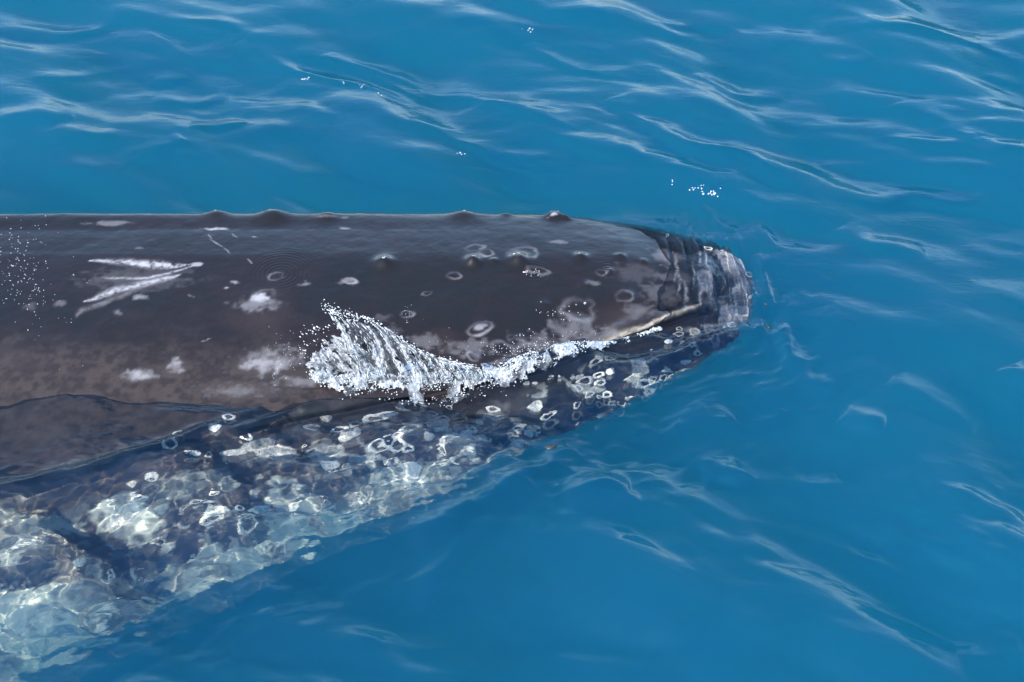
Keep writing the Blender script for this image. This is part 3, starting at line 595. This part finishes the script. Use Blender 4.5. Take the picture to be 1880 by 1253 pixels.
v_, f_, t__ = sheet('c', froth_pos, 760, 90, froth_drop, None, lambda t, o: np.clip(.95 - .55*np.abs(o*2 - 1)**2 + .7*fbm(t*50, o*7, 3, 80) - .15*t, 0, 1))
fo = mesh_obj('froth', v_, f_, SPRAY, attrs={'froth': ('POINT', 'FLOAT', t__)})
fo['label'] = 'churned white froth running along the mouth line of the whale'; fo['category'] = 'foam'; fo['kind'] = 'stuff'
# beads of water and bubbles clinging to the hide
Pb, Rb = [], []
def beads(n, cx, cy_, sx_, sy_, r0, r1):
    for _ in range(n):
        a, b = rng.normal(cx, sx_), rng.normal(cy_, sy_)
        if b < 397 or a < -40: continue
        k = spot(a, b); Pb.append(B[k] + NRM2[k]*.001); Rb.append(rng.uniform(r0, r1))
beads(80, 30, 455, 28, 34, .0018, .0042); beads(80, 38, 530, 36, 30, .0018, .0042); beads(30, 100, 560, 50, 50, .0014, .003)
beads(110, 985, 640, 26, 15, .0016, .0042); beads(60, 925, 650, 22, 12, .0016, .004); beads(25, 1030, 575, 22, 10, .0016, .004); beads(40, 1060, 630, 30, 12, .0014, .003); beads(40, 780, 640, 60, 20, .0012, .0026)
beads(26, 978, 502, 9, 4, .0014, .003); beads(14, 748, 575, 4, 8, .0014, .003); beads(50, 520, 655, 20, 25, .0012, .003)
bd = blobs('beads_of_water', Pb, np.array(Rb), None, None, DROP)
bd['label'] = 'tiny bright beads of water scattered over the dark hide'; bd['category'] = 'drops'; bd['kind'] = 'stuff'
# white specks added on the open sea in place of sun glints
Ps = []
for (a, b, n, sx_) in [(560,147,7,4),(663,162,4,4),(698,174,2,2),(848,282,5,4),(628,155,2,3),(1236,341,3,3),(1283,356,9,8),(1300,363,12,9),(1310,366,6,4),(975,62,7,9)]:
    for _ in range(n): Ps.append((a + rng.normal(0, sx_), b + rng.normal(0, 1.6)))
Ps = np.array(Ps); w_ = unproj(Ps[:, 0], Ps[:, 1], 0.0); w_[:, 2] = sea_z(w_[:, 0], w_[:, 1]) + .001
sb = blobs('glint_specks', w_, .0035 + .004*rng.random(len(w_)), None, None, FOAM)
sb['label'] = 'white specks standing in for sun glints on the open blue water'; sb['category'] = 'foam'; sb['kind'] = 'stuff'
# flakes of sloughed skin drifting by
FLK, nt, out = mat_new('sloughed_skin'); pk = N(nt, 'BsdfPrincipled', Roughness=.5); pk.inputs['Base Color'].default_value = (.030, .034, .036, 1); nt.links.new(pk.outputs[0], out.inputs[0])
def flake(px, py, r_, lab):
    n = 14; vs_, fs = [], []
    c = unproj(px, py, 0)[0]; c[2] = float(sea_z(np.array([c[0]]), np.array([c[1]]))[0]) + .004
    for lay_, zz in ((0, .0), (1, -.004)):
        vs_.append((0, 0, zz + .004))
        for k in range(n):
            a = 2*math.pi*k/n; rr = r_*(1 + .28*math.sin(2*a + px) + .18*math.sin(5*a + py)); vs_.append((rr*math.cos(a)*1.2, rr*math.sin(a)*.8, zz + .003*math.sin(3*a)))
    for k in range(n):
        k2 = (k+1) % n; fs += [(0, 1+k, 1+k2), (n+1, n+2+k2, n+2+k), (1+k, n+2+k, n+2+k2, 1+k2)]
    me = bpy.data.meshes.new('skin_flake'); me.from_pydata(vs_, [], fs); me.materials.append(FLK)
    for p_ in me.polygons: p_.use_smooth = True
    o = bpy.data.objects.new('skin_flake', me); COL.objects.link(o); o.location = c
    o['label'] = lab; o['category'] = 'flake'; o['group'] = 'flakes of skin drifting beside the whale'
flake(1012, 822, .026, 'dark flake of skin floating alone below the jaw of the whale')
flake(1405, 568, .010, 'tiny dark flake just ahead of the tip of the snout')
flake(1411, 602, .014, 'small dark flake ahead of the snout, the lower of a pair')
